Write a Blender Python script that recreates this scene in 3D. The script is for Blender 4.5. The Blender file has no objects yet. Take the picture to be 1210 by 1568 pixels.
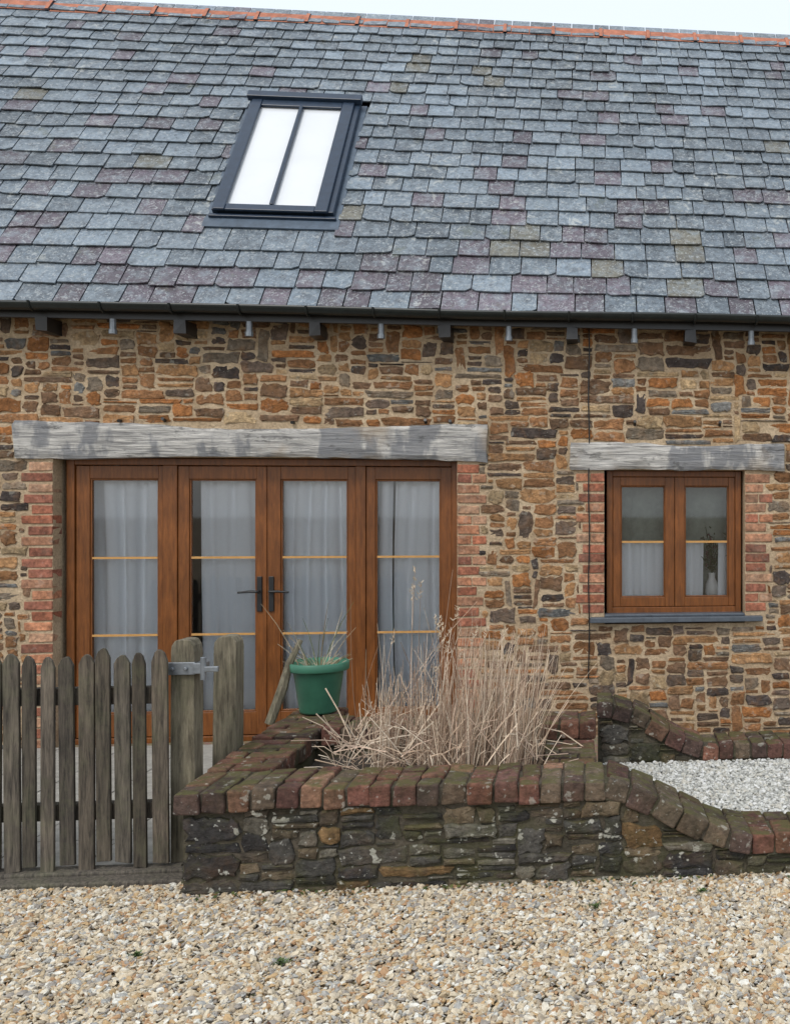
import bpy, math, random
from mathutils import Vector, Matrix, noise
R=random.Random(7)
sc=bpy.context.scene
sc.view_settings.view_transform='Standard'; sc.view_settings.look='None'; sc.view_settings.exposure=0
# ------------------------------------------------------------------ helpers
class MB:
    def __init__(s): s.v=[];s.f=[];s.c=[]
    def add(s,vs,fs,col):
        o=len(s.v); s.v+= [tuple(p) for p in vs]; s.f+=[tuple(i+o for i in f) for f in fs]
        s.c+= [tuple(col[:3])+(1,)]*len(vs)
    def obj(s,name,mat,parent=None,smooth=False,bevel=0,seg=2):
        me=bpy.data.meshes.new(name); me.from_pydata(s.v,[],s.f)
        a=me.color_attributes.new('Col','FLOAT_COLOR','POINT')
        flat=[x for c in s.c for x in c]; a.data.foreach_set('color',flat)
        if smooth: me.polygons.foreach_set('use_smooth',[True]*len(me.polygons))
        me.materials.append(mat); me.update()
        ob=bpy.data.objects.new(name,me); sc.collection.objects.link(ob)
        if bevel:
            m=ob.modifiers.new('b','BEVEL'); m.width=bevel; m.segments=seg; m.limit_method='ANGLE'
        if parent: ob.parent=parent
        return ob
BF=[(0,3,2,1),(4,5,6,7),(0,1,5,4),(1,2,6,5),(2,3,7,6),(3,0,4,7)]
def box(mb,x0,x1,y0,y1,z0,z1,col=(.5,.5,.5),j=0,rot=None):
    vs=[Vector(p) for p in [(x0,y0,z0),(x1,y0,z0),(x1,y1,z0),(x0,y1,z0),(x0,y0,z1),(x1,y0,z1),(x1,y1,z1),(x0,y1,z1)]]
    if j: vs=[v+Vector((R.uniform(-j,j),R.uniform(-j,j),R.uniform(-j,j))) for v in vs]
    if rot:
        c=Vector(((x0+x1)/2,(y0+y1)/2,(z0+z1)/2)); vs=[c+rot@(v-c) for v in vs]
    mb.add(vs,BF,col)
def empty(name,loc=(0,0,0)):
    e=bpy.data.objects.new(name,None); e.location=(0,0,0); sc.collection.objects.link(e); return e
def vary(c,a=.15,h=.02):
    k=R.uniform(1-a,1+a); t=R.uniform(-h,h); return (max(.004,c[0]*k*(1+t)),max(.004,c[1]*k),max(.004,c[2]*k*(1-t)))
def tube(mb,pts,rad,col,n=4,cap=False):
    vs=[];fs=[]
    for i,p in enumerate(pts):
        p=Vector(p); d=(Vector(pts[min(i+1,len(pts)-1)])-Vector(pts[max(i-1,0)])).normalized()
        a=d.cross(Vector((.13,.9,.2))).normalized(); b=d.cross(a)
        r=rad[i] if isinstance(rad,(list,tuple)) else rad
        for k in range(n):
            t=2*math.pi*k/n; vs.append(p+a*math.cos(t)*r+b*math.sin(t)*r)
    for i in range(len(pts)-1):
        for k in range(n):
            fs.append((i*n+k,i*n+(k+1)%n,(i+1)*n+(k+1)%n,(i+1)*n+k))
    if cap: fs.append(tuple(range(n))[::-1]); fs.append(tuple((len(pts)-1)*n+k for k in range(n)))
    mb.add(vs,fs,col)
# ------------------------------------------------------------------ materials
class M:
    def __init__(s,name,rough=.8,spec=.5):
        s.m=bpy.data.materials.new(name); s.m.use_nodes=True; s.nt=s.m.node_tree
        s.b=s.nt.nodes['Principled BSDF']; s.b.inputs['Roughness'].default_value=rough
        s.b.inputs['Specular IOR Level'].default_value=spec
        s.tc=s.nt.nodes.new('ShaderNodeTexCoord').outputs['Object']
    def L(s,a,b): s.nt.links.new(a,b)
    def noise(s,scale,detail=6,rough=.6,st=None,dist=0):
        n=s.nt.nodes.new('ShaderNodeTexNoise'); n.inputs['Scale'].default_value=scale; n.inputs['Detail'].default_value=detail
        n.inputs['Roughness'].default_value=rough; n.inputs['Distortion'].default_value=dist
        if st:
            mp=s.nt.nodes.new('ShaderNodeMapping'); mp.inputs['Scale'].default_value=st; s.L(s.tc,mp.inputs[0]); s.L(mp.outputs[0],n.inputs['Vector'])
        else: s.L(s.tc,n.inputs['Vector'])
        return n.outputs['Fac']
    def voro(s,scale,out='Color'):
        n=s.nt.nodes.new('ShaderNodeTexVoronoi'); n.inputs['Scale'].default_value=scale; s.L(s.tc,n.inputs['Vector']); return n.outputs[out]
    def mr(s,v,a,b,c=0,d=1):
        n=s.nt.nodes.new('ShaderNodeMapRange'); n.inputs[1].default_value=a;n.inputs[2].default_value=b;n.inputs[3].default_value=c;n.inputs[4].default_value=d
        s.L(v,n.inputs[0]); return n.outputs[0]
    def mix(s,f,a,b,mode='MIX'):
        n=s.nt.nodes.new('ShaderNodeMix'); n.data_type='RGBA'; n.blend_type=mode
        for sock,v in ((n.inputs[0],f),(n.inputs[6],a),(n.inputs[7],b)):
            if isinstance(v,(int,float)): sock.default_value=v
            elif isinstance(v,tuple): sock.default_value=v[:3]+(1,)
            else: s.L(v,sock)
        return n.outputs[2]
    def math(s,op,a,b):
        n=s.nt.nodes.new('ShaderNodeMath'); n.operation=op
        for i,v in enumerate((a,b)):
            if isinstance(v,(int,float)): n.inputs[i].default_value=v
            else: s.L(v,n.inputs[i])
        return n.outputs[0]
    def col(s): 
        n=s.nt.nodes.new('ShaderNodeAttribute'); n.attribute_name='Col'; return n.outputs['Color']
    def nz(s):
        g=s.nt.nodes.new('ShaderNodeNewGeometry'); x=s.nt.nodes.new('ShaderNodeSeparateXYZ'); s.L(g.outputs['Normal'],x.inputs[0]); return x.outputs[2]
    def out(s,c,h=None,strength=.5,dist=.01):
        if isinstance(c,tuple): s.b.inputs['Base Color'].default_value=c[:3]+(1,)
        else: s.L(c,s.b.inputs['Base Color'])
        if h is not None:
            b=s.nt.nodes.new('ShaderNodeBump'); b.inputs['Strength'].default_value=strength; b.inputs['Distance'].default_value=dist
            s.L(h,b.inputs['Height']); s.L(b.outputs[0],s.b.inputs['Normal'])
        return s.m
def gray(x): return (x,x,x)
def stone_mat(name,lichen=.25,moss=.0,upmoss=0,rough=.85,dark=1.0,bumpd=.008,rust=.5,pale=.45,contrast=.5):
    m=M(name,rough,.3)
    c=m.col()
    n1=m.noise(38,8,.65); n2=m.noise(9,5,.6)
    c=m.mix(1,c,m.mix(m.mr(n1,.3,.7),gray((1-contrast)*dark),gray((1+contrast)*dark)),'MULTIPLY')
    c=m.mix(1,c,m.mix(m.mr(m.noise(14,3),.35,.65),gray(.72),gray(1.25)),'MULTIPLY')
    if rust: c=m.mix(m.mr(n2,.5,.72,0,rust),c,(.26,.125,.045))
    if pale: c=m.mix(m.mr(m.noise(5,3),.55,.7,0,pale),c,(.20,.165,.125))
    if lichen:
        c=m.mix(m.mr(m.noise(17,3,.5),.64,.67,0,lichen),c,(.5,.49,.42))
        c=m.mix(m.mr(m.noise(48,2,.5),.67,.70,0,lichen*.8),c,(.5,.5,.45))
    if moss: c=m.mix(m.math('MULTIPLY',m.mr(m.noise(3.1,6,.7),.48,.64,0,1),moss),c,(.065,.068,.024))
    if upmoss:
        f=m.math('MULTIPLY',m.mr(m.nz(),.3,.9),m.mr(m.noise(9,7,.7),.44,.57,0,upmoss)); c=m.mix(f,c,(.085,.082,.026))
    h=m.math('ADD',m.noise(70,6,.7),m.math('MULTIPLY',m.noise(18,4),1.6))
    return m.out(c,h,.9,bumpd)
mat_stone=stone_mat('rubble_stone',.25,.08,rust=.45,pale=.3,bumpd=.010)
mat_stone2=stone_mat('weathered_stone',.75,.6,.6,dark=.85,rust=.15,pale=.15,bumpd=.014)
mat_brickq=stone_mat('quoin_brick',.12,0,bumpd=.005,rust=.2,pale=.35)
mat_cope=stone_mat('coping_brick',.4,.2,.8,dark=.9,rust=.1,pale=.1,bumpd=.010)
def simple(name,c,rough=.8,scale=30,amt=.25,bump=.3,dist=.004,spec=.5,st=None):
    m=M(name,rough,spec); n=m.noise(scale,7,.65,st)
    cc=m.mix(m.mr(n,.3,.7),tuple(x*(1-amt) for x in c),tuple(min(1,x*(1+amt)) for x in c))
    return m.out(cc,n,bump,dist)
def mortar(name,a,b,moss=0):
    m=M(name,.95,.1); n=m.noise(55,8,.7)
    c=m.mix(m.mr(m.noise(4,5),.35,.65),a,b); c=m.mix(1,c,m.mix(m.mr(n,.3,.7),gray(.65),gray(1.2)),'MULTIPLY')
    if moss: c=m.mix(m.mr(m.noise(3,6,.7),.45,.6,0,moss),c,(.06,.065,.025))
    return m.out(c,m.math('ADD',n,m.noise(14,5)),1,.012)
mat_mortar=mortar('lime_mortar',(.58,.455,.31),(.42,.31,.20))
mat_mortar2=mortar('old_mortar',(.13,.11,.085),(.07,.062,.047),.5)
# slate
m=M('slate',.42,.5); c=m.col(); n1=m.noise(30,8,.7); n2=m.noise(9,7,.7)
c=m.mix(1,c,m.mix(m.mr(n1,.32,.68),gray(.55),gray(1.5)),'MULTIPLY')
c=m.mix(m.mr(n2,.48,.64,0,.55),c,(.235,.285,.325))
c=m.mix(m.mr(m.noise(6,6,.7),.52,.66,0,.5),c,(.055,.060,.070))
c=m.mix(m.mr(m.noise(36,4,.6,dist=1.6),.56,.62,0,.6),c,(.40,.43,.44))
c=m.mix(m.math('MULTIPLY',m.mr(m.noise(1.3,3),.45,.6),m.mr(m.noise(14,6,.7,dist=.8),.55,.64,0,.6)),c,(.46,.48,.46))
c=m.mix(m.mr(m.noise(3.4,7,.75),.60,.70,0,.45),c,(.10,.11,.055))
m.L(m.mr(n1,.3,.7,.22,.48),m.b.inputs['Roughness'])
mat_slate=m.out(c,m.math('ADD',n1,m.noise(90,4)),.7,.005)
# timbers
def wood(name,c1,c2,rough,st,algae=0,bump=.5,sc_=6,dist=.004,spec=.4,tint=False):
    m=M(name,rough,spec); n=m.noise(sc_,9,.7,st,.3); n2=m.noise(3,4)
    c=m.mix(m.mr(n,.35,.66),c1,c2)
    if tint: c=m.mix(1,c,m.col(),'MULTIPLY')
    if algae: c=m.mix(m.mr(m.noise(5,7,.75),.48,.64,0,algae),c,(.115,.12,.065))
    c=m.mix(1,c,m.mix(m.mr(n2,.3,.7),gray(.75),gray(1.2)),'MULTIPLY')
    return m.out(c,n,bump,dist)
mat_oak=wood('stained_oak',(.115,.038,.009),(.22,.076,.018),.34,(9,9,1),0,.1,6,.001)
m=M('weathered_lintel',.9,.2); n=m.noise(5,9,.7,(.8,9,14),.6); nb=m.noise(2.2,5,.6,(1,1,.5)); 
c=m.mix(m.mr(n,.38,.62),(.24,.235,.23),(.66,.64,.60)); c=m.mix(m.mr(nb,.50,.54,0,.7),c,(.15,.16,.18)); c=m.mix(m.mr(m.noise(6,6,.75,(.7,1,2)),.56,.62,0,.6),c,(.06,.06,.06)); c=m.mix(m.mr(m.noise(1.7,4),.55,.65,0,.5),c,(.34,.26,.17))
mat_lintel=m.out(c,n,1,.014)
mat_fence=wood('weathered_fence',(.05,.044,.038),(.26,.225,.18),.9,(12,12,1),.3,.8,tint=True)
mat_post=wood('gate_post_wood',(.07,.06,.042),(.25,.22,.155),.9,(9,9,1),.4,.8)
mat_fr=simple('dark_metal_paint',(.018,.034,.062),.38,20,.2,.05)
mat_gutter=simple('black_gutter',(.012,.017,.017),.35,20,.3,.05)
mat_black=simple('black_iron',(.012,.012,.013),.4,30,.2,.1)
mat_gold=simple('brass_bar',(.50,.27,.085),.4,30,.15,.05)
mat_sill=simple('slate_sill',(.075,.09,.11),.5,20,.25,.2)
mat_lead=simple('lead_flashing',(.07,.10,.14),.45,12,.3,.2)
mat_clay=simple('ridge_clay',(.40,.155,.095),.85,14,.35,.5)
mat_curtain=simple('curtain_cloth',(.92,.95,.98),.9,60,.02,.1)
mat_pane_tone=simple('pane_reflection_tone',(.30,.33,.28),.9,20,.15,.1)  # grey-green reflection of the upper panes, painted as a cloth colour
mat_dark=simple('interior_plaster',(.45,.45,.42),.9,3,.1,0)
mat_sky_pane=simple('rooflight_sky_tone',(.66,.69,.72),.6,3,.03,0)  # bright sky reflection put into the pale colour; blind only assumed
mat_slab=simple('patio_slab',(.30,.29,.26),.85,14,.25,.4)
mat_soil=simple('soil',(.045,.035,.025),.95,40,.5,1,.02)
mat_pot=simple('green_plastic',(.05,.17,.11),.45,8,.2,.1,spec=.4)
mat_galv=simple('galvanised_steel',(.22,.24,.26),.45,40,.2,.1)
mat_galv.node_tree.nodes['Principled BSDF'].inputs['Metallic'].default_value=.6
mat_white=simple('white_ceramic',(.7,.7,.68),.3,8,.05,0)
m=M('dry_stem',.75,.3); mat_stem=m.out(m.mix(1,m.col(),m.mix(m.mr(m.noise(20,4),.3,.7),gray(.75),gray(1.2)),'MULTIPLY'))
# glass
gm=bpy.data.materials.new('window_glass'); gm.use_nodes=True; nt=gm.node_tree; nt.nodes.clear()
o=nt.nodes.new('ShaderNodeOutputMaterial'); mx=nt.nodes.new('ShaderNodeMixShader'); tr=nt.nodes.new('ShaderNodeBsdfTransparent'); gl=nt.nodes.new('ShaderNodeBsdfGlossy'); fr=nt.nodes.new('ShaderNodeFresnel')
tr.inputs[0].default_value=(.98,.99,1,1); gl.inputs['Roughness'].default_value=.03; fr.inputs[0].default_value=1.9
nt.links.new(fr.outputs[0],mx.inputs[0]);nt.links.new(tr.outputs[0],mx.inputs[1]);nt.links.new(gl.outputs[0],mx.inputs[2]);nt.links.new(mx.outputs[0],o.inputs[0])
# ------------------------------------------------------------------ rubble wall packing
PAL=[(.24,.12,.055)]*6+[(.155,.092,.055)]*5+[(.32,.175,.08)]*4+[(.11,.08,.062)]*3+[(.19,.15,.11)]*3+[(.062,.048,.043)]*3+[(.31,.13,.045)]*3+[(.36,.26,.15)]*2+[(.14,.14,.135)]
PAL2=[(.085,.068,.05)]*3+[(.13,.10,.065)]*3+[(.04,.037,.036)]*4+[(.16,.145,.115)]*2+[(.18,.11,.05)]+[(.075,.07,.062)]*3
def stone(mb,cu,cv,w,h,fr,prot,col,irr=1):
    O,U,V,Nn=fr
    mn=min(w,h); cc=mn*R.uniform(.05,.3); pts=[]
    cor=[(-w/2,-h/2),(w/2,-h/2),(w/2,h/2),(-w/2,h/2)]
    J=mn*.085*irr+.001
    def jj(): return R.uniform(-J,J)
    skew=R.uniform(-.16,.16)*h*irr; sk2=R.uniform(-.1,.1)*h; tap=R.uniform(-.3,.3)*irr; tp2=R.uniform(-.15,.15)
    for i in range(4):
        x,y=cor[i]; x2,y2=cor[(i+1)%4]
        L=math.hypot(x2-x,y2-y); dx,dy=(x2-x)/L,(y2-y)/L
        c2=cc*R.uniform(.3,1.5)
        pts.append((x+dx*c2+jj(),y+dy*c2+jj()))
        k=int(L/.045)
        for q in range(k):
            t=(q+1)/(k+1); pts.append((x+dx*L*t+jj(),y+dy*L*t+jj()))
        pts.append((x2-dx*c2+jj(),y2-dy*c2+jj()))
    pts=[(a*(1+tp2*b/h)+skew*(b/h),b*(1+tap*a/w)+sk2*(a/w)) for a,b in pts]
    n=len(pts); vs=[]
    tx,ty=R.uniform(-.05,.05),R.uniform(-.08,.08)
    for ins,d,jn in ((0,-.006,0),(.0015,prot*.7,.001),(.010,prot,.003)):
        for a,b in pts:
            sx=max(.25,1-2*ins/w); sy=max(.25,1-2*ins/h)
            p=O+U*(cu+a*sx)+V*(cv+b*sy)+Nn*(d+R.uniform(-jn,jn)+(tx*a+ty*b if d>0 else 0)); vs.append(p)
    vs.append(O+U*cu+V*cv+Nn*(prot+R.uniform(-.003,.005)))
    fs=[]
    for r in range(2):
        for k in range(n): fs.append((r*n+k,r*n+(k+1)%n,(r+1)*n+(k+1)%n,(r+1)*n+k))
    for k in range(n): fs.append((2*n+k,2*n+(k+1)%n,3*n))
    mb.add(vs,fs,col)
def pack(mb,fr,u0,u1,v0,v1,blocked,pal,gu=.03,gv=.02,gap=.012,prot=.014,hs=(2,2,3,3,3,4,4,5,6),tall=.03,ws=(3,4,5,6,7,8,9,11),irr=1):
    nu=int((u1-u0)/gu); nv=int((v1-v0)/gv)
    occ=[[blocked(u0+(i+.5)*gu,v0+(j+.5)*gv) for i in range(nu)] for j in range(nv)]
    for j in range(nv):
        i=0
        while i<nu:
            if occ[j][i]: i+=1; continue
            run=0
            while i+run<nu and not occ[j][i+run] and run<18: run+=1
            if R.random()<tall: w=R.randint(2,3); h=R.randint(6,11)
            else:
                h=R.choice(hs); w=R.choice(ws)
                if h>=5: w=min(w,R.randint(5,10))
            if run-w<=2: w=run
            w=min(w,run,14)
            if w<=1: h=R.randint(2,4)
            hh=1
            while hh<h and j+hh<nv and all(not occ[j+hh][i+k] for k in range(w)): hh+=1
            for a in range(hh):
                for b in range(w): occ[j+a][i+b]=True
            cu=u0+(i+w/2)*gu; cv=v0+(j+hh/2)*gv
            cv+=.012*math.sin(cu*3.1+cv*1.3)+.008*math.sin(cu*7.7+cv*5); cu+=.010*math.sin(cv*9+cu)
            g=gap*R.uniform(.5,1.5)
            W=w*gu-g; H=hh*gv-g*.75
            if W>.012 and H>.010: stone(mb,cu,cv,W,H,fr,prot*R.uniform(.3,1.4),vary(R.choice(pal),.3),irr)
            i+=w
X,Y,Z=Vector((1,0,0)),Vector((0,1,0)),Vector((0,0,1))
# ================================================================== HOUSE
house=empty('stone_barn_house')
WY=7.45; DX0,DX1,DZ=-3.815,-.973,2.10; WX0,WX1,WZ0,WZ1=.12,1.196,.85,2.02
HX0,HX1,WT=-6.2,4.2,3.16
mb=MB(); T=WY+.38
box(mb,HX0,DX0,WY,T,-.1,WT); box(mb,DX1,WX0,WY,T,-.1,WT); box(mb,WX1,HX1,WY,T,-.1,WT)
box(mb,DX0,DX1,WY,T,DZ,WT); box(mb,WX0,WX1,WY,T,WZ1,WT); box(mb,WX0,WX1,WY,T,-.1,WZ0-.001)
RY=9.653; RZ=6.424; BY=RY+(RY-WY)
box(mb,HX0,HX1,BY-.3,BY,-.1,WT)
for xa,xb in ((HX0,HX0+.3),(HX1-.3,HX1)):
    vs=[(x,y,z) for x in (xa,xb) for y,z in ((T,-.1),(BY-.3,-.1),(BY-.3,WT+.05),(RY,RZ-.15),(T,WT+.25))]
    mb.add(vs,[(0,1,2,3,4),(9,8,7,6,5)]+[(i,(i+1)%5+0,(i+1)%5+5,i+5) for i in range(5)],(.4,.3,.2))
mb.obj('wall_core',mat_mortar,house)
quoins=[]
mbq=MB(); BP=.0765
QC=[(.35,.13,.075),(.30,.115,.07),(.40,.18,.10),(.25,.10,.065),(.42,.25,.16),(.37,.19,.115)]
def quoin(xe,side,z0,z1):
    z=z0;i=0
    while z<z1-.04:
        L=.215 if i%2 else .165
        if R.random()<.25: L-=.02
        xa,xb=(xe-L,xe) if side<0 else (xe,xe+L)
        quoins.append((xa-.008,xb+.008,z-.004,z+BP))
        zj=R.uniform(-.003,.003)
        if L>.2 and R.random()<.35:
            md=(xa+xb)/2; 
            box(mbq,xa+.004,md-.005,WY-.008,WY+.1,z+.006+zj,z+.066+zj,vary(R.choice(QC),.2),.003)
            box(mbq,md+.005,xb-.001,WY-.008,WY+.12,z+.006+zj,z+.066+zj,vary(R.choice(QC),.2),.003)
        else: box(mbq,xa+.004,xb+(-.001 if side<0 else -.004),WY-.008,WY+.12,z+.006+zj,z+.066+zj,vary(R.choice(QC),.2),.003)
        z+=BP;i+=1
quoin(DX0,-1,.0,2.09); quoin(DX1,1,.0,2.09); quoin(WX0,-1,.93,2.01); quoin(WX1,1,.93,2.01)
mbq.obj('brick_quoins',mat_brickq,house,bevel=.004)
LN=[(-4.065,-.757,2.10,2.345),(-.135,1.502,2.02,2.225)]
def blocked(u,v):
    if DX0-.01<u<DX1+.01 and v<DZ: return True
    if WX0-.01<u<WX1+.01 and WZ0-.01<v<WZ1: return True
    if .0<u<1.335 and .84<v<.93: return True
    for a,b,c,d in LN:
        if a-.01<u<b+.01 and c-.02<v<d+.005: return True
    for a,b,c,d in quoins:
        if a<u<b and c<v<d: return True
    return False
HS=(1,2,2,2,3,3,3,4,4,5); WSS=(3,4,5,6,7,8,10,12)
mb=MB(); pack(mb,(Vector((0,WY,0)),X,Z,-Y),HX0+.02,HX1-.02,0,WT,blocked,PAL,gap=.018,prot=.009,hs=HS,ws=WSS,gv=.0225,tall=.03,irr=1.1)
mb.obj('rubble_stones',mat_stone,house)
mb=MB(); pack(mb,(Vector((HX0,0,0)),-Y,Z,-X),-BY+.05,-WY-.05,0,WT,lambda u,v:False,PAL,gap=.018,prot=.008)
pack(mb,(Vector((HX1,0,0)),Y,Z,X),WY+.05,BY-.05,0,WT,lambda u,v:False,PAL,gap=.018,prot=.008)
mb.obj('rubble_stones_ends',mat_stone,house)
# lintels
def lintel(x0,x1,z0,z1,name,bow,seed):
    mb=MB(); nx=90; ring=[(WY-.022,0),(WY-.034,.12),(WY-.036,.35),(WY-.036,.65),(WY-.034,.88),(WY-.022,1),(WY+.12,1),(WY+.12,0)]
    vs=[];n=len(ring)
    for i in range(nx+1):
        x=x0+(x1-x0)*i/nx; t=i/nx
        zb=z0+ bow*(math.sin(math.pi*t)-.5)*.5 +.016*noise.noise((x*2.1,seed,0))+.009*noise.noise((x*9,seed,3))
        zt=z1-bow*.8*math.sin(math.pi*t)**2+.02*noise.noise((x*1.7,seed,5))+.010*noise.noise((x*8,seed,7))
        for k,(y,f) in enumerate(ring):
            vs.append((x+ (R.uniform(-.01,.01) if i in(0,nx) else 0),y+.014*noise.noise((x*4,f*3,seed)),zb+(zt-zb)*f))
    fs=[(i*n+k,(i+1)*n+k,(i+1)*n+(k+1)%n,i*n+(k+1)%n) for i in range(nx) for k in range(n)]
    fs+=[tuple(range(n)),tuple(nx*n+k for k in range(n))[::-1]]
    mb.add(vs,fs,(.3,.3,.3)); mb.obj(name,mat_lintel,house)
lintel(-4.065,-.757,2.09,2.355,'door_lintel',.06,1); lintel(-.135,1.502,2.02,2.225,'window_lintel',.02,4)
mb=MB()
for x in (-3.35,-3.05,-2.15,-1.2,-1.02,.35,1.0): tube(mb,[(x,WY-.045,2.36+R.uniform(-.01,.03)),(x,WY+.01,2.36)],.012,(.02,.02,.02),8,True)
mb.obj('bolt_heads',mat_black,house)
# sill
mb=MB(); box(mb,.012,1.324,WY-.07,WY+.1,.865,.905); box(mb,WX0+.003,WX1-.003,WY-.02,WY+.11,.905,.925); mb.obj('window_sill',mat_sill,house,bevel=.006)
# --- door
DY=WY+.12
def frame(mb,x0,x1,z0,z1,w,y0,y1,wb=None,wt=None):
    wb=w if wb is None else wb; wt=w if wt is None else wt
    box(mb,x0,x0+w,y0,y1,z0,z1); box(mb,x1-w,x1,y0,y1,z0,z1)
    box(mb,x0+w,x1-w,y0+.001,y1,z0,z0+wb); box(mb,x0+w,x1-w,y0+.001,y1,z1-wt,z1)
wd=MB(); gb=MB(); bars=MB()
frame(wd,DX0+.035,DX1+.0,.0,DZ-.005,.055,DY-.01,DY+.09,.04,.05)
box(wd,-3.114,-3.013,DY-.005,DY+.09,.041,DZ-.056); box(wd,-1.735,-1.663,DY-.005,DY+.09,.041,DZ-.056)
GZ0,GZ1=.227,1.932
for gx0,gx1,lx0,lx1 in ((-3.615,-3.159,-3.722,-3.116),(-2.920,-2.466,-3.011,-2.392),(-2.269,-1.806,-2.388,-1.737),(-1.582,-1.124,-1.661,-1.03)):
    a,b=.045,DZ-.06; y0,y1=DY+.008,DY+.06
    box(wd,lx0,gx0-.012,y0,y1,a,b); box(wd,gx1+.012,lx1,y0,y1,a,b)
    box(wd,gx0-.012,gx1+.012,y0+.001,y1,a,GZ0-.012); box(wd,gx0-.012,gx1+.012,y0+.001,y1,GZ1+.012,b)
    frame(wd,gx0-.0115,gx1+.0115,GZ0-.0115,GZ1+.0115,.0115,y0+.008,y1-.008)
    for z in (1.362,.792): box(bars,gx0,gx1,DY+.018,DY+.028,z-.008,z+.008)
    gb.add([(gx0-.005,DY+.032,GZ0-.005),(gx1+.005,DY+.032,GZ0-.005),(gx1+.005,DY+.032,GZ1+.005),(gx0-.005,DY+.032,GZ1+.005)],[(0,1,2,3)],(1,1,1))
box(wd,-2.402,-2.378,DY-.004,DY+.02,.046,DZ-.062)
# --- window frame
VY=WY+.1
frame(wd,WX0+.02,WX1-.015,.922,WZ1-.003,.045,VY-.01,VY+.08)
for gx0,gx1,lx0,lx1 in ((.257,.579,.187,.662),(.752,1.074,.666,1.134)):
    a,b,g0,g1=.97,WZ1-.05,1.052,1.891; y0,y1=VY+.002,VY+.055
    box(wd,lx0,gx0-.01,y0,y1,a,b); box(wd,gx1+.01,lx1,y0,y1,a,b)
    box(wd,gx0-.01,gx1+.01,y0+.001,y1,a,g0-.01); box(wd,gx0-.01,gx1+.01,y0+.001,y1,g1+.01,b)
    frame(wd,gx0-.0095,gx1+.0095,g0-.0095,g1+.0095,.0095,y0+.008,y1-.008)
    box(bars,gx0,gx1,VY+.016,VY+.026,1.461,1.477)
    gb.add([(gx0-.005,VY+.03,g0-.005),(gx1+.005,VY+.03,g0-.005),(gx1+.005,VY+.03,g1+.005),(gx0-.005,VY+.03,g1+.005)],[(0,1,2,3)],(1,1,1))
wd.obj('oak_joinery',mat_oak,house,bevel=.004); bars.obj('glazing_bars',mat_gold,house); gb.obj('window_panes',gm,house)
mb=MB()
for x,s in ((-2.43,-1),(-2.345,1)):
    box(mb,x-.018,x+.018,DY-.006,DY+.009,.96,1.22)
    tube(mb,[(x,DY-.005,1.11),(x,DY-.05,1.11)],.011,(0,0,0),8,True)
    tube(mb,[(x,DY-.05,1.11),(x+s*.06,DY-.055,1.112),(x+s*.14,DY-.05,1.105)],[.011,.01,.008],(0,0,0),8,True)
mb.obj('door_handles',mat_black,house,bevel=.003)
# curtains
def curtain(mb,x0,x1,z0,z1,y,fold=9,amp=.028,seed=0):
    nx=max(10,int((x1-x0)/.006)); nz=14; vs=[]
    for j in range(nz+1):
        z=z0+(z1-z0)*j/nz
        for i in range(nx+1):
            x=x0+(x1-x0)*i/nx
            ph=x*fold*2*math.pi+2.6*noise.noise((x*4,z*.35,seed))*2.2
            s=math.sin(ph); s=math.copysign(abs(s)**.7,s)
            vs.append((x+.006*math.sin(z*2+seed)+.3*amp*math.cos(ph),y+amp*s*(.75+.6*noise.noise((x*2,z*.5,seed+9)))+.006*noise.noise((x*14,z*2,seed)),z))
    mb.add(vs,[(j*(nx+1)+i,j*(nx+1)+i+1,(j+1)*(nx+1)+i+1,(j+1)*(nx+1)+i) for j in range(nz) for i in range(nx)],(1,1,1))
mb=MB()
for i,(a,b) in enumerate(((-3.67,-3.13),(-2.88,-2.44),(-2.30,-1.76),(-1.66,-1.49),(-1.475,-1.02))): curtain(mb,a,b,.06,2.06,DY+.13,6+i%3*1.5,.030,i*7)
curtain(mb,.16,.62,1.0,1.47,VY+.10,8,.012,50); curtain(mb,.66,.90,1.0,1.47,VY+.10,8,.012,60); curtain(mb,1.02,1.15,1.0,1.47,VY+.10,8,.012,60)
mb.obj('curtains',mat_curtain,house,smooth=True)
mb=MB(); curtain(mb,.15,1.17,1.0,2.0,VY+.22,3,.015,80); mb.obj('pane_tone_backing',mat_pane_tone,house,smooth=True)  # added backing sheet that gives the panes their reflected tone
mb=MB(); vs=[(-4.4,T+.001,.0),(1.9,T+.001,.0),(1.9,9.8,.0),(-4.4,9.8,.0),(-4.4,T+.001,2.6),(1.9,T+.001,2.6),(1.9,9.8,2.6),(-4.4,9.8,2.6)]
mb.add(vs,[(0,1,2,3),(7,6,5,4),(2,6,7,3),(1,5,6,2),(0,3,7,4)],(1,1,1)); mb.obj('room_interior',mat_dark,house)
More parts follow.
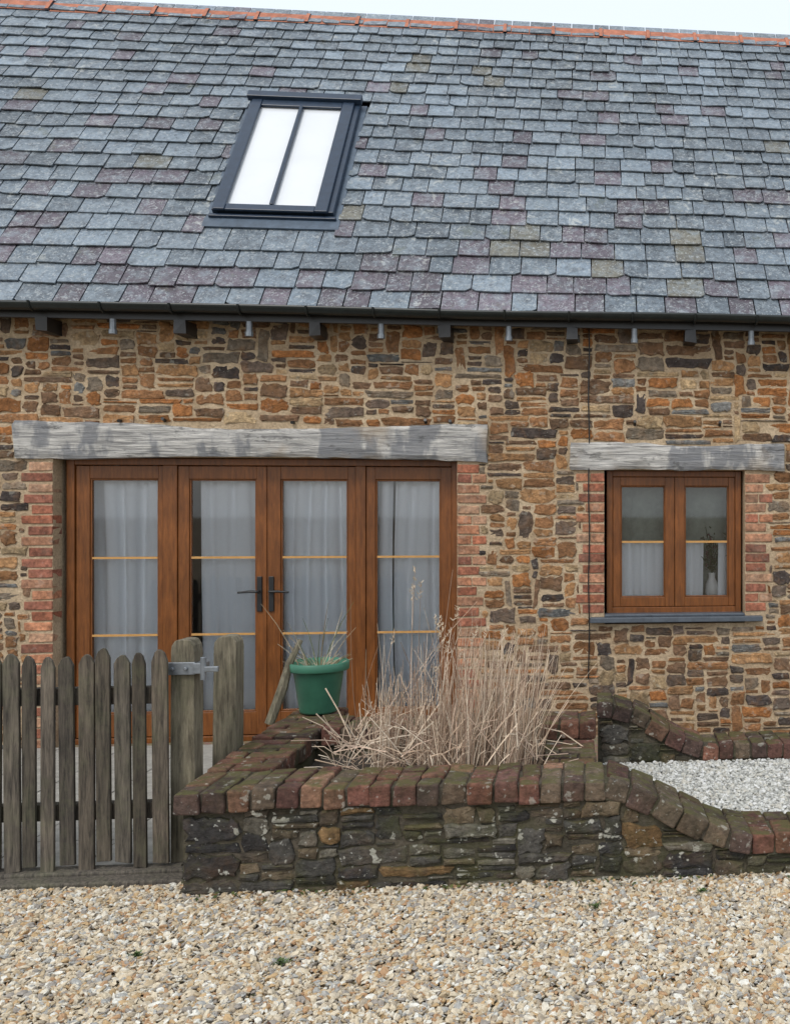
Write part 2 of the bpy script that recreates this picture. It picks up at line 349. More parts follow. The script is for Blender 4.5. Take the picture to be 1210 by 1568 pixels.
# ------------------------------------------------------------------ ROOF
al=math.atan(1.35); rv=Vector((0,math.cos(al),math.sin(al))); rn=Vector((0,-math.sin(al),math.cos(al))); RO=Vector((0,7.25,3.18))
def rp(x,v,n): return RO+X*x+rv*v+rn*n
SL=(RY-7.25)/math.cos(al)
mb=MB()
vs=[rp(HX0-.1,-.0,-.03),rp(HX1+.1,-.0,-.03),rp(HX1+.1,SL,-.03),rp(HX0-.1,SL,-.03)]
vs+=[Vector((HX0-.1,BY+.2,3.18)),Vector((HX1+.1,BY+.2,3.18))]
mb.add(vs,[(0,1,2,3),(3,2,5,4)],(.02,.022,.026)); mb.obj('roof_deck',mat_black,house)
SX0,SX1,SV0,SV1=-2.85,-1.95,.974,2.52
mb=MB(); v=-.05
while v<SL-.05:
    t=v/SL; g=.205-.055*t
    x=HX0-.1-R.uniform(0,.2)
    while x<HX1+.1:
        w=R.uniform(.17,.29)*(1-.22*t); 
        a,b=x+.0045,x+w-.0045; va,vb=v,v+g*1.7
        segs=[(a,b)]
        if va<SV1+.03 and va+g>SV0-.16:
            o0,o1=SX0-.03,SX1+.03
            segs=[]
            if a<o0: segs.append((a,min(b,o0)))
            if b>o1: segs.append((max(a,o1),b))
        for a,b in segs:
            if b-a<.03: continue
            q=R.random(); pur=.06+.34*(1-t)**2
            px=noise.noise((x*.5,v*.8,2)); k=1+.45*noise.noise((x*.7,v*.9,9))
            if q<pur*(1+1.4*px): c=vary((.098*k,.082*k,.102*k),.25,.01)
            elif q<pur+.015: c=vary((.13,.125,.10),.2)
            else: c=vary((.122*k,.152*k,.182*k),.38,.015)
            d=R.uniform(-.009,.009); tl=R.uniform(-.002,.003); th=.011; ls=.015+R.uniform(0,.009); rs=.015+R.uniform(0,.009)
            s1,s2=R.uniform(-.008,.008),R.uniform(-.008,.008)
            ch=R.uniform(.01,.05) if R.random()<.28 else .003; left=R.random()<.5
            bot=[(a+(ch if left else 0),va+d+s1),((a+b)/2,va+d+(s1+s2)/2+R.uniform(-.004,.004)),(b-(0 if left else ch),va+d+s2)]
            if left: poly=[(a,va+d+ch*.7)]+bot+[(b,vb),(a,vb)]
            else: poly=bot+[(b,va+d+ch*.7),(b,vb),(a,vb)]
            def nn(xx,vv,off):
                f=(vv-va)/(vb-va); base=ls+(rs-ls)*(xx-a)/(b-a); return base*(1-f)+(-.010)*f+off+tl*(1-f)
            top_=[rp(xx,vv,nn(xx,vv,th)) for xx,vv in poly]; low=[rp(xx,vv,nn(xx,vv,0)) for xx,vv in poly]
            n=len(poly)
            mb.add(top_+low,[tuple(range(n)),tuple(range(n,2*n))[::-1]]+[(i+n,(i+1)%n+n,(i+1)%n,i) for i in range(n)],c)
        x+=w
    v+=g
mb.obj('roof_slates',mat_slate,house)
# ridge
mb=MB(); x=HX0-.1; 
while x<HX1+.1:
    L=.46; vs=[];pr=[(-.115,-.11),(-.06,-.03),(-.03,.01),(0,.02),(.03,.01),(.06,-.03),(.115,-.11)]
    dz=R.uniform(-.006,.006)-.012
    for xx,k in ((x+.003,1),(x+L-.035,1),(x+L-.034,1.1),(x+L-.003,1.1)):
        for (a,b) in pr: vs.append((xx,RY+a*k,RZ-.0+b+dz+(k-1)*.12))
    n=len(pr); mb.add(vs,[(i*n+k,(i+1)*n+k,(i+1)*n+k+1,i*n+k+1) for i in range(3) for k in range(n-1)],(.4,.2,.1)); x+=L
mb.obj('ridge_tiles',mat_clay,house)
# rooflight
mb=MB()
def rbox(mb,x0,x1,v0,v1,n0,n1,col=(.5,.5,.5)):
    vs=[rp(*p) for p in [(x0,v0,n0),(x1,v0,n0),(x1,v1,n0),(x0,v1,n0),(x0,v0,n1),(x1,v0,n1),(x1,v1,n1),(x0,v1,n1)]]
    mb.add(vs,BF,col)
rbox(mb,SX0,SX0+.055,SV0,SV1,-.03,.07); rbox(mb,SX1-.085,SX1,SV0,SV1,-.03,.07)
rbox(mb,SX0+.055,SX1-.085,SV0,SV0+.05,-.03,.068); rbox(mb,SX0+.055,SX1-.085,SV1-.12,SV1,-.03,.068)
rbox(mb,SX0+.02,SX0+.105,SV0-.02,SV1-.06,.071,.095); rbox(mb,SX1-.135,SX1-.04,SV0-.02,SV1-.06,.071,.095)
rbox(mb,SX0+.106,SX1-.136,SV0-.02,SV0+.05,.069,.09); rbox(mb,SX0+.106,SX1-.136,SV1-.15,SV1-.06,.069,.09)
xm=(SX0+.105+SX1-.135)/2; rbox(mb,xm-.014,xm+.014,SV0+.051,SV1-.151,.062,.098)
rbox(mb,SX0-.02,SX1+.02,SV1-.07,SV1+.01,.071,.125)
rbox(mb,SX0-.02,SX1+.02,SV0-.05,SV0-.021,-.0,.05)
mb.obj('rooflight_frame',mat_fr,house,bevel=.006)
mb=MB(); rbox(mb,SX0+.05,SX1-.05,SV0+.02,SV1-.1,.02,.06); ob=mb.obj('rooflight_glass',mat_sky_pane,house)  # opaque pane, sky reflection painted into its base colour
mat_sky_pane.node_tree.nodes['Principled BSDF'].inputs['Coat Weight'].default_value=1
mat_sky_pane.node_tree.nodes['Principled BSDF'].inputs['Coat Roughness'].default_value=.03
mb=MB(); rbox(mb,SX0-.05,SX1+.05,SV0-.15,SV0-.045,.012,.026); rbox(mb,SX0-.045,SX0-.001,SV0-.04,SV1,.005,.022); rbox(mb,SX1+.001,SX1+.045,SV0-.04,SV1,.005,.022); mb.obj('rooflight_flashing',mat_lead,house)
# gutter
mb=MB(); GYc,GZc=7.20,3.155; r=.055; vs=[];n=13
xs=[HX0-.1+i*.25 for i in range(int((HX1-HX0+.2)/.25)+1)]
for x in xs:
    dz=.012*noise.noise((x*.6,0,0))
    for k in range(n):
        a=math.pi+math.pi*k/(n-1); vs.append((x,GYc+r*math.cos(a),GZc+dz+r*math.sin(a)))
    for k in range(n):
        a=2*math.pi-math.pi*k/(n-1); vs.append((x,GYc+(r-.006)*math.cos(a),GZc+dz+(r-.006)*math.sin(a)))
n2=2*n
mb.add(vs,[(i*n2+k,(i+1)*n2+k,(i+1)*n2+(k+1)%n2,i*n2+(k+1)%n2) for i in range(len(xs)-1) for k in range(n2)],(0,0,0))
for x in [-5.2+.46*i for i in range(20)]:
    pts=[(x,GYc+(r+.004)*math.cos(a),GZc+(r+.004)*math.sin(a)) for a in [math.pi+math.pi*k/8 for k in range(9)]]
    tube(mb,pts,.009,(0,0,0),5)
mb.obj('gutter',mat_gutter,house,smooth=True)
mb=MB()
box(mb,HX0,HX1,7.265,7.30,3.06,3.19); box(mb,HX0,HX1,7.301,WY,3.09,3.12)  # fascia and soffit boards added as the dark shade band under the eaves
xr=[-5.62,-4.7,-3.79,-2.867,-1.95,-1.04,-.12,.757,1.66,2.56,3.5]
for x in xr: box(mb,x-.04,x+.04,7.245,WY+.05,2.965,3.058,j=.006)
mb.obj('rafter_feet_and_eaves_band',mat_black,house)
mb=MB()
for x in xr:
    x+=.46; tube(mb,[(x,7.28,3.06),(x,7.28,2.985)],.022,(.2,.2,.2),10,True); tube(mb,[(x,7.28,2.985),(x,7.28,2.955)],.028,(.2,.2,.2),10,True)
mb.obj('eaves_downlights',mat_galv,house)
mb=MB(); tube(mb,[(.004+.004*math.sin(i*1.7),WY-.022,3.1-i*.19) for i in range(15)],.005,(0,0,0),6); 
mb.obj('wall_cable',mat_black,house)
# vase with plant inside the window
vs_=empty('vase_of_flowers'); vy=VY+.13
mb=MB(); prof=[(.0,0),(.04,.0),(.055,.05),(.05,.1),(.025,.14),(.03,.17)]; n=16; vs=[]
for rr,z in prof:
    for k in range(n): vs.append((.97+rr*math.cos(2*math.pi*k/n),vy+rr*math.sin(2*math.pi*k/n),1.0+z*1.3))
mb.add(vs,[(i*n+k,i*n+(k+1)%n,(i+1)*n+(k+1)%n,(i+1)*n+k) for i in range(5) for k in range(n)],(.8,.8,.8)); mb.obj('vase',mat_white,vs_,smooth=True)
mb=MB()
for i in range(16):
    a=R.uniform(0,6.28); l=R.uniform(.15,.42); dx=R.uniform(-.09,.12); p=[(.97+dx*t*t*1.4,vy+.03*math.sin(a)*t,1.2+l*t) for t in (0,.3,.6,1)]
    tube(mb,p,.0025,(.04,.06,.02),4)
    for q in range(9):
        t=R.uniform(.3,1); c=Vector((.97+dx*t*t*1.4,vy,1.2+l*t))+Vector((R.uniform(-.03,.03),R.uniform(-.03,.03),R.uniform(-.03,.03)))
        u=Vector((R.uniform(-1,1),R.uniform(-1,1),R.uniform(-1,1))).normalized()*.018; w=Vector((R.uniform(-1,1),R.uniform(-1,1),R.uniform(-1,1))).normalized()*.010
        mb.add([c-u,c+w,c+u,c-w],[(0,1,2,3)],R.choice([(.05,.07,.03),(.10,.03,.04),(.04,.05,.02)]))
mb.obj('flower_stems',mat_stem,vs_)
# ================================================================== PLANTER
pl=empty('brick_capped_planter')
FY=4.5; CT=.48
def sm(t): t=max(0,min(1,t)); return t*t*(3-2*t)
def top(x): return CT-(.275)*sm((x-.04)/.74)+.006*noise.noise((x*2,3,3))
CC=[(.135,.060,.045),(.105,.052,.042),(.17,.078,.052),(.075,.048,.040),(.20,.11,.07),(.115,.085,.06)]
PX0,PX1=-1.79,.04; FXE=4.0
core=MB(); st=MB(); cp=MB()
def coreprof(mb,x0,x1,y0,y1,tf,drop=.1,n=40,zlow=None):
    vs=[]
    for i in range(n+1):
        x=x0+(x1-x0)*i/n; t=tf(x)-drop; b=-.05 if zlow is None else t-zlow
        vs+=[(x,y0,b),(x,y1,b),(x,y1,t),(x,y0,t)]
    fs=[(i*4+k,(i+1)*4+k,(i+1)*4+(k+1)%4,i*4+(k+1)%4) for i in range(n) for k in range(4)]+[(0,1,2,3),(n*4+3,n*4+2,n*4+1,n*4)]
    mb.add(vs,fs,(.2,.2,.2))
coreprof(core,PX0+.02,FXE,FY+.012,FY+.31,top,.08)
box(core,PX0+.02,-1.51,FY+.311,6.28,-.05,CT-.08); box(core,-.22,.02,FY+.311,5.64,-.05,.34); box(core,-1.509,.02,5.65,5.93,-.05,.42)
S2=dict(gu=.03,gv=.016,gap=.010,prot=.016,hs=(1,2,2,3,3,4,5,7),tall=.0,ws=(3,4,5,6,8,10),irr=1.35)
pack(st,(Vector((0,FY+.012,0)),X,Z,-Y),PX0+.02,FXE,0.0,.5,lambda u,v: v>top(u)-.095,PAL2,**S2)
pack(st,(Vector((PX0+.02,0,0)),-Y,Z,-X),-6.28,-FY-.03,0,CT-.1,lambda u,v:False,PAL2,**S2)
def copeX(x0,x1,y0,y1,tf,pitch=.108,h=.095):
    x=x0; i=0
    while x<x1-.02:
        w=min(pitch*R.uniform(.88,1.1),x1-x); xc=x+w/2; z=tf(xc); sl=math.atan((tf(xc+.02)-tf(xc-.02))/.04)
        rot=Matrix.Rotation(-sl+R.uniform(-.03,.03),3,'Y')@Matrix.Rotation(R.uniform(-.04,.04),3,'Z')@Matrix.Rotation(R.uniform(-.025,.025),3,'X')
        dz=R.uniform(-.007,.007); o=R.uniform(-.014,.008); ym=y0+(y1-y0)*(.66 if i%2 else .34)
        w2=w/math.cos(sl)
        for a,b in ((y0+o,ym-.005),(ym+.005,y1+o)):
            box(cp,xc-w2/2+.004,xc+w2/2-.004,a,b,z-h+dz,z+dz,vary(R.choice(CC),.3),.006,rot)
        x+=w;i+=1
def copeY(y0,y1,x0,x1,z,pitch=.108,h=.095):
    y=y0;i=0
    while y<y1-.03:
        w=min(pitch*R.uniform(.93,1.07),y1-y); rot=Matrix.Rotation(R.uniform(-.03,.03),3,'Z')@Matrix.Rotation(R.uniform(-.025,.025),3,'X')
        dz=R.uniform(-.006,.006); xm=x0+(x1-x0)*(.68 if i%2 else .32); o=R.uniform(-.008,.008)
        for a,b in ((x0+o,xm-.005),(xm+.005,x1+o)):
            box(cp,a,b,y+.004,y+w-.004,z-h+dz,z+dz,vary(R.choice(CC),.3),.005,rot)
        y+=w;i+=1
copeX(PX0-.01,FXE,FY-.02,FY+.33,top)
copeY(FY+.34,6.32,PX0-.01,-1.49,CT); copeY(FY+.34,5.6,-.235,.035,.415); copeX(-1.48,.045,5.62,5.96,lambda x:.5)
coreprof(core,PX0+.0,FXE,FY-.006,FY+.325,top,.014,60,.078)
box(core,PX0,-1.50,FY+.326,6.31,CT-.09,CT-.016); box(core,-.225,.025,FY+.326,5.61,.33,.402); box(core,-1.47,.035,5.63,5.95,.41,.486)
core.obj('mortar_core',mat_mortar2,pl); st.obj('wall_stones',mat_stone2,pl); cp.obj('coping_bricks',mat_cope,pl,bevel=.010,seg=2)
mb=MB(); nx,ny=40,24; vs=[]
for j in range(ny+1):
    for i in range(nx+1):
        x=-1.50+1.28*i/nx; y=4.83+.81*j/ny; vs.append((x,y,.33+.03*noise.noise((x*5,y*5,0))))
mb.add(vs,[(j*(nx+1)+i,j*(nx+1)+i+1,(j+1)*(nx+1)+i+1,(j+1)*(nx+1)+i) for j in range(ny) for i in range(nx)],(0,0,0)); mb.obj('soil_bed',mat_soil,pl)
# back low wall, right side
gw=empty('low_garden_wall'); core=MB(); cp=MB(); st=MB()
def top2(x): return .54-.275*sm((x-.1)/.66)
coreprof(core,.06,FXE,6.02,6.30,top2,.085); coreprof(core,.055,FXE,6.01,6.315,top2,.014,60,.07)
copeX(.05,FXE,6.0,6.33,top2)
pack(st,(Vector((0,6.02,0)),X,Z,-Y),.07,FXE,0.05,.5,lambda u,v: v>top2(u)-.1,PAL2,**S2)
core.obj('mortar_core',mat_mortar2,gw); cp.obj('coping_bricks',mat_cope,gw,bevel=.008); st.obj('wall_stones',mat_stone2,gw)
# ================================================================== GROUND
m=M('ground_gravel',.9,.2); c=m.mix(m.mr(m.noise(1.3,5),.35,.65),(.26,.20,.13),(.34,.28,.20)); c=m.mix(.6,c,m.voro(60),'MULTIPLY'); c=m.mix(.5,c,(.2,.15,.09))
mat_ground=m.out(c,m.voro(60,'Distance'),.6,.01)
mb=MB(); mb.add([(-300,-300,0),(300,-300,0),(300,300,0),(-300,300,0)],[(0,1,2,3)],(1,1,1)); mb.obj('ground',mat_ground)
mb=MB()
y=4.88
while y<7.4:
    x=-6
    while x<-1.85:
        w=.45; box(mb,x+.004,min(x+w,-1.86)-.004,y+.004,min(y+.45,7.44)-.004,-.02,.012,j=.002); x+=w
    y+=.45
mb.obj('patio_paving',mat_slab,None,bevel=.004)
def gravel_group(name,mat,dens,rad,nv=3,flat=.65,zj=.012):
    ng=bpy.data.node_groups.new(name,'GeometryNodeTree')
    ng.interface.new_socket('Geometry',in_out='INPUT',socket_type='NodeSocketGeometry'); ng.interface.new_socket('Geometry',in_out='OUTPUT',socket_type='NodeSocketGeometry')
    N=ng.nodes; L=ng.links; gi=N.new('NodeGroupInput'); go=N.new('NodeGroupOutput'); jn=N.new('GeometryNodeJoinGeometry')
    for k in range(nv):
        ds=N.new('GeometryNodeDistributePointsOnFaces'); ds.inputs['Density'].default_value=dens/nv*(1.5,1,.42)[k]; ds.inputs['Seed'].default_value=k*13+1
        L.new(gi.outputs[0],ds.inputs['Mesh'])
        ico=N.new('GeometryNodeMeshIcoSphere'); ico.inputs['Radius'].default_value=rad*(.75,1.05,1.5)[k]; ico.inputs['Subdivisions'].default_value=2
        nz=N.new('ShaderNodeTexNoise'); nz.noise_dimensions='4D'; nz.inputs['W'].default_value=k*5.3+.7; nz.inputs['Scale'].default_value=.85/rad; nz.inputs['Detail'].default_value=1
        sub=N.new('ShaderNodeVectorMath'); sub.operation='SUBTRACT'; sub.inputs[1].default_value=(.5,.5,.5); L.new(nz.outputs['Color'],sub.inputs[0])
        scl=N.new('ShaderNodeVectorMath'); scl.operation='SCALE'; scl.inputs['Scale'].default_value=rad*2.1; L.new(sub.outputs[0],scl.inputs[0])
        sp=N.new('GeometryNodeSetPosition'); L.new(ico.outputs['Mesh'],sp.inputs['Geometry']); L.new(scl.outputs[0],sp.inputs['Offset'])
        sm_=N.new('GeometryNodeSetMaterial'); sm_.inputs['Material'].default_value=mat; L.new(sp.outputs[0],sm_.inputs['Geometry'])
        rr=N.new('FunctionNodeRandomValue'); rr.data_type='FLOAT_VECTOR'; rr.inputs[0].default_value=(-.7,-.7,0); rr.inputs[1].default_value=(.7,.7,6.28); rr.inputs['Seed'].default_value=k
        rs=N.new('FunctionNodeRandomValue'); rs.data_type='FLOAT_VECTOR'; rs.inputs[0].default_value=(.7,.5,flat*.6); rs.inputs[1].default_value=(1.45,1.05,flat*1.2); rs.inputs['Seed'].default_value=k+20
        rz=N.new('FunctionNodeRandomValue'); rz.data_type='FLOAT_VECTOR'; rz.inputs[0].default_value=(0,0,0); rz.inputs[1].default_value=(0,0,zj); rz.inputs['Seed'].default_value=k+40
        sp2=N.new('GeometryNodeSetPosition'); L.new(ds.outputs['Points'],sp2.inputs['Geometry']); L.new(rz.outputs[0],sp2.inputs['Offset'])
        ip=N.new('GeometryNodeInstanceOnPoints'); L.new(sp2.outputs[0],ip.inputs['Points']); L.new(sm_.outputs[0],ip.inputs['Instance'])
        L.new(rr.outputs[0],ip.inputs['Rotation']); L.new(rs.outputs[0],ip.inputs['Scale'])
        L.new(ip.outputs[0],jn.inputs[0])
    L.new(jn.outputs[0],go.inputs[0]); return ng
def pebble_mat(name,stops):
    m=M(name,.75,.35); oi=m.nt.nodes.new('ShaderNodeObjectInfo'); cr=m.nt.nodes.new('ShaderNodeValToRGB'); cr.color_ramp.interpolation='CONSTANT'
    el=cr.color_ramp.elements
    el[0].position=0; el[0].color=stops[0]+(1,); el[1].position=1/len(stops); el[1].color=stops[1]+(1,)
    for i,s_ in enumerate(stops[2:],2): e_=el.new(i/len(stops)); e_.color=s_+(1,)
    m.L(oi.outputs['Random'],cr.inputs[0]); n=m.noise(90,4,.6)
    return m.out(m.mix(1,cr.outputs[0],m.mix(m.mr(n,.3,.7),gray(.75),gray(1.2)),'MULTIPLY'),n,.4,.002)
mat_peb=pebble_mat('gravel_pebbles',[(.55,.46,.33),(.43,.34,.22),(.62,.57,.47),(.37,.31,.23),(.46,.32,.17),(.58,.50,.37),(.30,.27,.235),(.67,.65,.58),(.39,.24,.13),(.52,.45,.34),(.36,.355,.33),(.56,.48,.35)])
mat_wpeb=pebble_mat('white_pebbles',[(.50,.50,.46),(.58,.58,.55),(.38,.38,.35),(.52,.50,.44),(.62,.62,.60),(.30,.30,.28)])
def gravel(name,rect,z,mat,dens,rad,base):
    x0,x1,y0,y1=rect; mb=MB(); mb.add([(x0,y0,z),(x1,y0,z),(x1,y1,z),(x0,y1,z)],[(0,1,2,3)],(1,1,1)); ob=mb.obj(name,base)
    md=ob.modifiers.new('scatter','NODES'); md.node_group=gravel_group(name+'_scatter',mat,dens,rad); return ob
gravel('gravel',(-3.6,3.0,2.2,4.53),.006,mat_peb,7400,.0108,mat_ground)
gravel('gravel_verge',(-3.6,-1.78,4.53,4.64),.006,mat_peb,7400,.0108,mat_ground)
mb=MB(); mb.add([(.03,4.82,.15),(FXE,4.82,.15),(FXE,6.01,.15),(.03,6.01,.15)],[(0,1,2,3)],(1,1,1)); mb.obj('gravel_bed_base',simple('bed_base',(.4,.4,.37),.9,60,.4,.5),gw)
gravel('white_gravel',(.04,2.6,4.84,6.0),.155,mat_wpeb,9000,.009,mat_ground)
mb=MB(); box(mb,-6,-1.82,4.66,4.76,-.02,.03,(.6,.6,.6),j=.004); box(mb,-6,-1.85,4.77,4.87,-.02,.04,(.55,.55,.55),j=.004); mb.obj('timber_edging',mat_fence,None,bevel=.008)
# ================================================================== FENCE
fe=empty('picket_gate'); mb=MB(); x=-4.4; i=0
while x<-2.0:
    w=.065+R.uniform(-.008,.006); t=1.045+R.uniform(-.024,.022)+.006*(x+2.7); b=.05+R.uniform(-.02,.03); dy=R.uniform(-.006,.006); y0=4.80+dy; y1=y0+.02; tip=.045+R.uniform(-.01,.012)
    lean=R.uniform(-.010,.010); q=w*R.uniform(-.12,.12)
    P=[(x,b+R.uniform(-.01,.01)),(x+w,b+R.uniform(-.01,.01)),(x+w+lean,t-tip),(x+w*.8+lean,t-.016),(x+w*.6+lean+q,t-.002),(x+w*.4+lean+q,t),(x+w*.2+lean,t-.014),(x+lean,t-tip)]; n=len(P)
    vs=[(a,y0,c) for a,c in P]+[(a,y1,c) for a,c in P]
    k=R.uniform(.34,.66)
    mb.add(vs,[tuple(range(n)),tuple(range(n,2*n))[::-1]]+[((j+1)%n,j,j+n,(j+1)%n+n) for j in range(n)],(k,k*R.uniform(.93,1.0),k*R.uniform(.86,1.0)))
    x+=.0815+R.uniform(-.004,.004); i+=1
mb.obj('pickets',mat_fence,fe,bevel=.003)
mb=MB(); box(mb,-4.4,-1.99,4.83,4.875,.26,.34,(.4,.38,.36),j=.003); box(mb,-4.4,-1.99,4.83,4.875,.80,.88,(.4,.38,.36),j=.003); mb.obj('rails',mat_fence,fe,bevel=.004)
def post(name,x,y,w,zt,lean=0):
    e=empty(name); mb=MB(); vs=[];lev=[(0,1,0),(.5,1,0),(zt-.06,.98,0),(zt-.03,.9,0),(zt-.005,.6,0),(zt,.3,0)]
    for z,k,_ in lev:
        for sx,sy in ((-1,-1),(1,-1),(1,1),(-1,1)): vs.append((x+sx*w/2*k+lean*z+R.uniform(-.002,.002),y+sy*w/2*(k if k>.95 else 1),z))
    n=4; fs=[(i*n+k,i*n+(k+1)%n,(i+1)*n+(k+1)%n,(i+1)*n+k) for i in range(len(lev)-1) for k in range(4)]+[tuple((len(lev)-1)*n+k for k in range(4))]
    mb.add(vs,fs,(.2,.2,.2)); mb.obj('post_timber',mat_post,e,bevel=.006); return e
e=post('gate_post',-1.925,4.95,.11,1.09); 
mb=MB(); box(mb,-1.985,-1.86,4.875,4.888,.925,.985); box(mb,-1.868,-1.82,4.87,4.95,.93,.98); 
tube(mb,[(-1.82,4.87,.90),(-1.82,4.87,1.01)],.014,(.3,.3,.3),8,True); box(mb,-1.82,-1.75,4.86,4.88,.94,.965)
for xx in (-1.96,-1.90): tube(mb,[(xx,4.874,.955),(xx,4.86,.955)],.009,(.3,.3,.3),8,True)
mb.obj('gate_hinge_bracket',mat_galv,e,bevel=.003)
post('gate_post.001',-1.88,5.35,.118,1.055,.01)
# ================================================================== POT
pt=empty('plant_pot'); mb=MB(); px,py,pz=-1.625,6.14,.49; n=40
prof=[(0,0),(.105,0),(.11,.01),(.145,.245),(.15,.25),(.172,.253),(.176,.26),(.178,.30),(.172,.305),(.16,.303),(.152,.25),(0,.245)]; vs=[]
for rr,z in prof:
    for k in range(n): vs.append((px+rr*math.cos(2*math.pi*k/n),py+rr*math.sin(2*math.pi*k/n),pz+z))
mb.add(vs,[(i*n+k,i*n+(k+1)%n,(i+1)*n+(k+1)%n,(i+1)*n+k) for i in range(len(prof)-1) for k in range(n)],(.1,.3,.2)); mb.obj('pot_body',mat_pot,pt,smooth=True)
mb=MB()
for i in range(60):
    a=R.uniform(0,6.28); r0=R.uniform(0,.12); l=R.uniform(.12,.5) if i%4==0 else R.uniform(.04,.14); d=Vector((math.cos(a)*.35,math.sin(a)*.3,1)).normalized()
    p0=Vector((px+r0*math.cos(a),py+r0*math.sin(a),pz+.245)); p=[p0+d*l*t+Vector((math.cos(a),0,-.3))*.08*t*t for t in (0,.35,.7,1)]
    tube(mb,p,[.003,.0028,.002,.001],vary(R.choice([(.36,.28,.18),(.12,.14,.06),(.45,.40,.30)]),.2),4)
mb.obj('pot_stems',mat_stem,pt)
mb=MB(); 
sk=empty('wooden_stake'); tube(mb,[(-1.87,6.0,.45),(-1.80,6.02,.66),(-1.77,6.05,.8),(-1.72,6.1,.93)],[.028,.03,.022,.015],(.2,.15,.1),7,True); mb.obj('stake',mat_post,sk)
# ================================================================== DRY GRASS
gr=MB(); SC=[(.48,.36,.26),(.60,.48,.36),(.38,.27,.19),(.26,.175,.125),(.66,.56,.44),(.46,.34,.26)]
def stem(x,y,l,ax,ay,bend,r=.0032,kink=False):
    p=[];s=Vector((x,y,.33)); d=Vector((ax,ay,1)).normalized(); side=Vector((ax,ay,0)); side=side.normalized() if side.length>0.01 else X
    wob=R.uniform(-.02,.02)
    for k in range(7):
        t=k/6; p.append(s+d*l*t+side*bend*l*t*t-Z*abs(bend)*l*.45*t*t+X*wob*math.sin(t*4))
    tube(gr,p,[r*(1-.6*k/6) for k in range(7)],vary(R.choice(SC),.25),3)
    return p
clumps=[(R.uniform(-1.17,-.28),R.uniform(4.92,5.5)) for _ in range(34)]
for i in range(820):
    cx,cy=R.choice(clumps); x=max(-1.22,min(-.25,cx+R.gauss(0,.028))); y=max(4.87,min(5.56,cy+R.gauss(0,.028)))
    k=1-.42*max(0,min(1,(-.75-x)/.45))
    stem(x,y,R.uniform(.30,.78)*k*R.uniform(.8,1.1),(x+.78)*.12+R.gauss(.03,.075),R.gauss(-.01,.08),R.choice((0,0,0,.05,.12,.3))*R.random(),R.uniform(.0014,.0034))
for i in range(260): # broken / fallen straw
    x=max(-1.22,min(-.25,-.8+R.gauss(0,.32))); y=R.uniform(4.86,5.45); h=R.uniform(.02,.22); a=R.uniform(0,6.28); l=R.uniform(.1,.36); tz=R.uniform(-.2,1.8)
    p0=Vector((x,y,.34+h)); d=Vector((math.cos(a),.35*math.sin(a),tz)).normalized()
    p1=p0+d*l*.5; p2=p0+d*l-Z*R.uniform(0,.08)
    p1.z=max(p1.z,.35); p2.z=max(p2.z,.36); tube(gr,[p0,p1,p2],R.uniform(.0015,.004),vary(R.choice(SC[:2]+SC[4:]),.25),3)
for i in range(44): # tall flower canes
    x=R.uniform(-1.2,-.4); y=R.uniform(4.95,5.5)
    p=stem(x,y,R.uniform(.7,1.1)*(1 if x<-.8 else .85),R.gauss(.08,.14),R.gauss(0,.08),R.uniform(-.05,.15),.0024)
    if i%2==0:
        for q in range(12):
            c=p[-1]-(p[-1]-p[-2])*R.random()*.6+Vector((R.gauss(0,.006),R.gauss(0,.006),0)); tube(gr,[c,c+Vector((R.gauss(0,.008),R.gauss(0,.008),.014))],[.0026,.001],vary((.55,.45,.33),.2),3)
for i in range(18): # right side leaning
    stem(R.uniform(-.5,-.28),R.uniform(4.95,5.4),R.uniform(.45,.7),R.uniform(.15,.5),0,R.uniform(0,.2),.0022)
gr.obj('dry_ornamental_grass',mat_stem,None)
mb=MB()
for i in range(500):
    x=R.uniform(-1.7,2.5); y=FY-.005-abs(R.gauss(0,.04)); c=Vector((x,y,R.uniform(.012,.03))); a=R.uniform(0,3); u=Vector((math.cos(a),math.sin(a),R.uniform(-.2,.5)))*R.uniform(.006,.016); w=Vector((-math.sin(a),math.cos(a),.4))*R.uniform(.004,.009)
    mb.add([c-u,c-w,c+u,c+w],[(0,1,2,3)],R.choice([(.05,.07,.02),(.12,.07,.03),(.09,.10,.03)]))
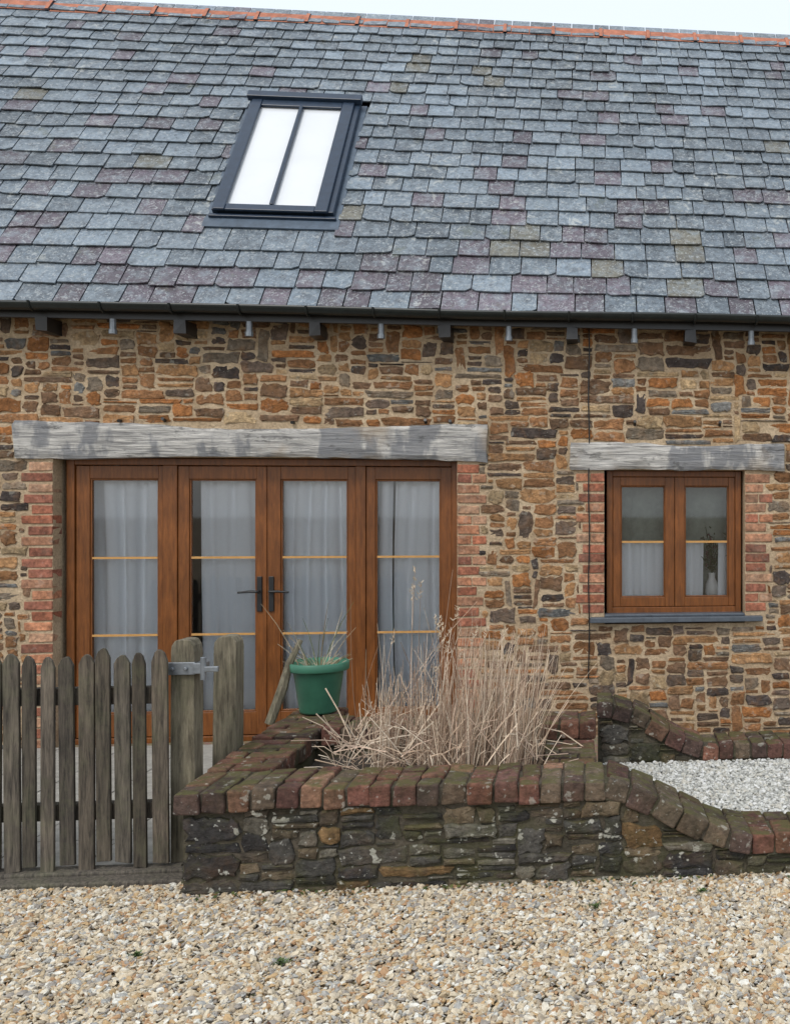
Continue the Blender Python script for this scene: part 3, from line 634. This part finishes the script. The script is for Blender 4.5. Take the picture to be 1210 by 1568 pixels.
mb.obj('leaf_litter',mat_stem,None)
mb=MB()
for cx,cy,s in ((-1.14,3.78,.035),(.03,4.18,.03),(-1.7,3.9,.02),(.5,4.3,.03),(.95,4.38,.03)):
    for i in range(70):
        a=R.uniform(0,6.28); r0=abs(R.gauss(0,s*.6)); c=Vector((cx+r0*math.cos(a),cy+r0*math.sin(a),.018+R.random()*.016)); u=Vector((math.cos(a),math.sin(a),R.uniform(0,.6)))*R.uniform(.005,.012); w=Vector((-math.sin(a),math.cos(a),.1))*.0035
        mb.add([c-u,c-w,c+u,c+w],[(0,1,2,3)],vary((.07,.11,.03),.3))
mb.obj('weeds',mat_stem,None)
# ================================================================== LIGHT
w=bpy.data.worlds.new('World'); sc.world=w; w.use_nodes=True; nt=w.node_tree; bg=nt.nodes['Background']
sky=nt.nodes.new('ShaderNodeTexSky'); sky.sky_type='NISHITA'; sky.sun_disc=False; sky.sun_elevation=math.radians(50); sky.sun_rotation=math.radians(205); sky.dust_density=3; sky.air_density=1
mx=nt.nodes.new('ShaderNodeMix'); mx.data_type='RGBA'; mx.inputs[0].default_value=.65; mx.inputs[7].default_value=(8.6,9.2,9.7,1)
nt.links.new(sky.outputs[0],mx.inputs[6]); nt.links.new(mx.outputs[2],bg.inputs[0]); bg.inputs[1].default_value=.15
sd=bpy.data.lights.new('sun','SUN'); sd.energy=1.4; sd.angle=math.radians(14); sd.color=(1,.95,.88); so=bpy.data.objects.new('sun',sd); sc.collection.objects.link(so)
d=Vector((-math.sin(math.radians(25))*math.cos(math.radians(50)),-math.cos(math.radians(25))*math.cos(math.radians(50)),math.sin(math.radians(50))))
so.rotation_euler=d.to_track_quat('Z','Y').to_euler()
cd=bpy.data.cameras.new('camera'); co=bpy.data.objects.new('camera',cd); sc.collection.objects.link(co); sc.camera=co
co.location=(0,0,1.7); co.rotation_euler=(math.radians(90),0,math.radians(-5.8)); cd.lens=36*1500/1568; cd.sensor_width=36; cd.shift_x=-448/1568; cd.clip_end=1000; cd.clip_start=.05
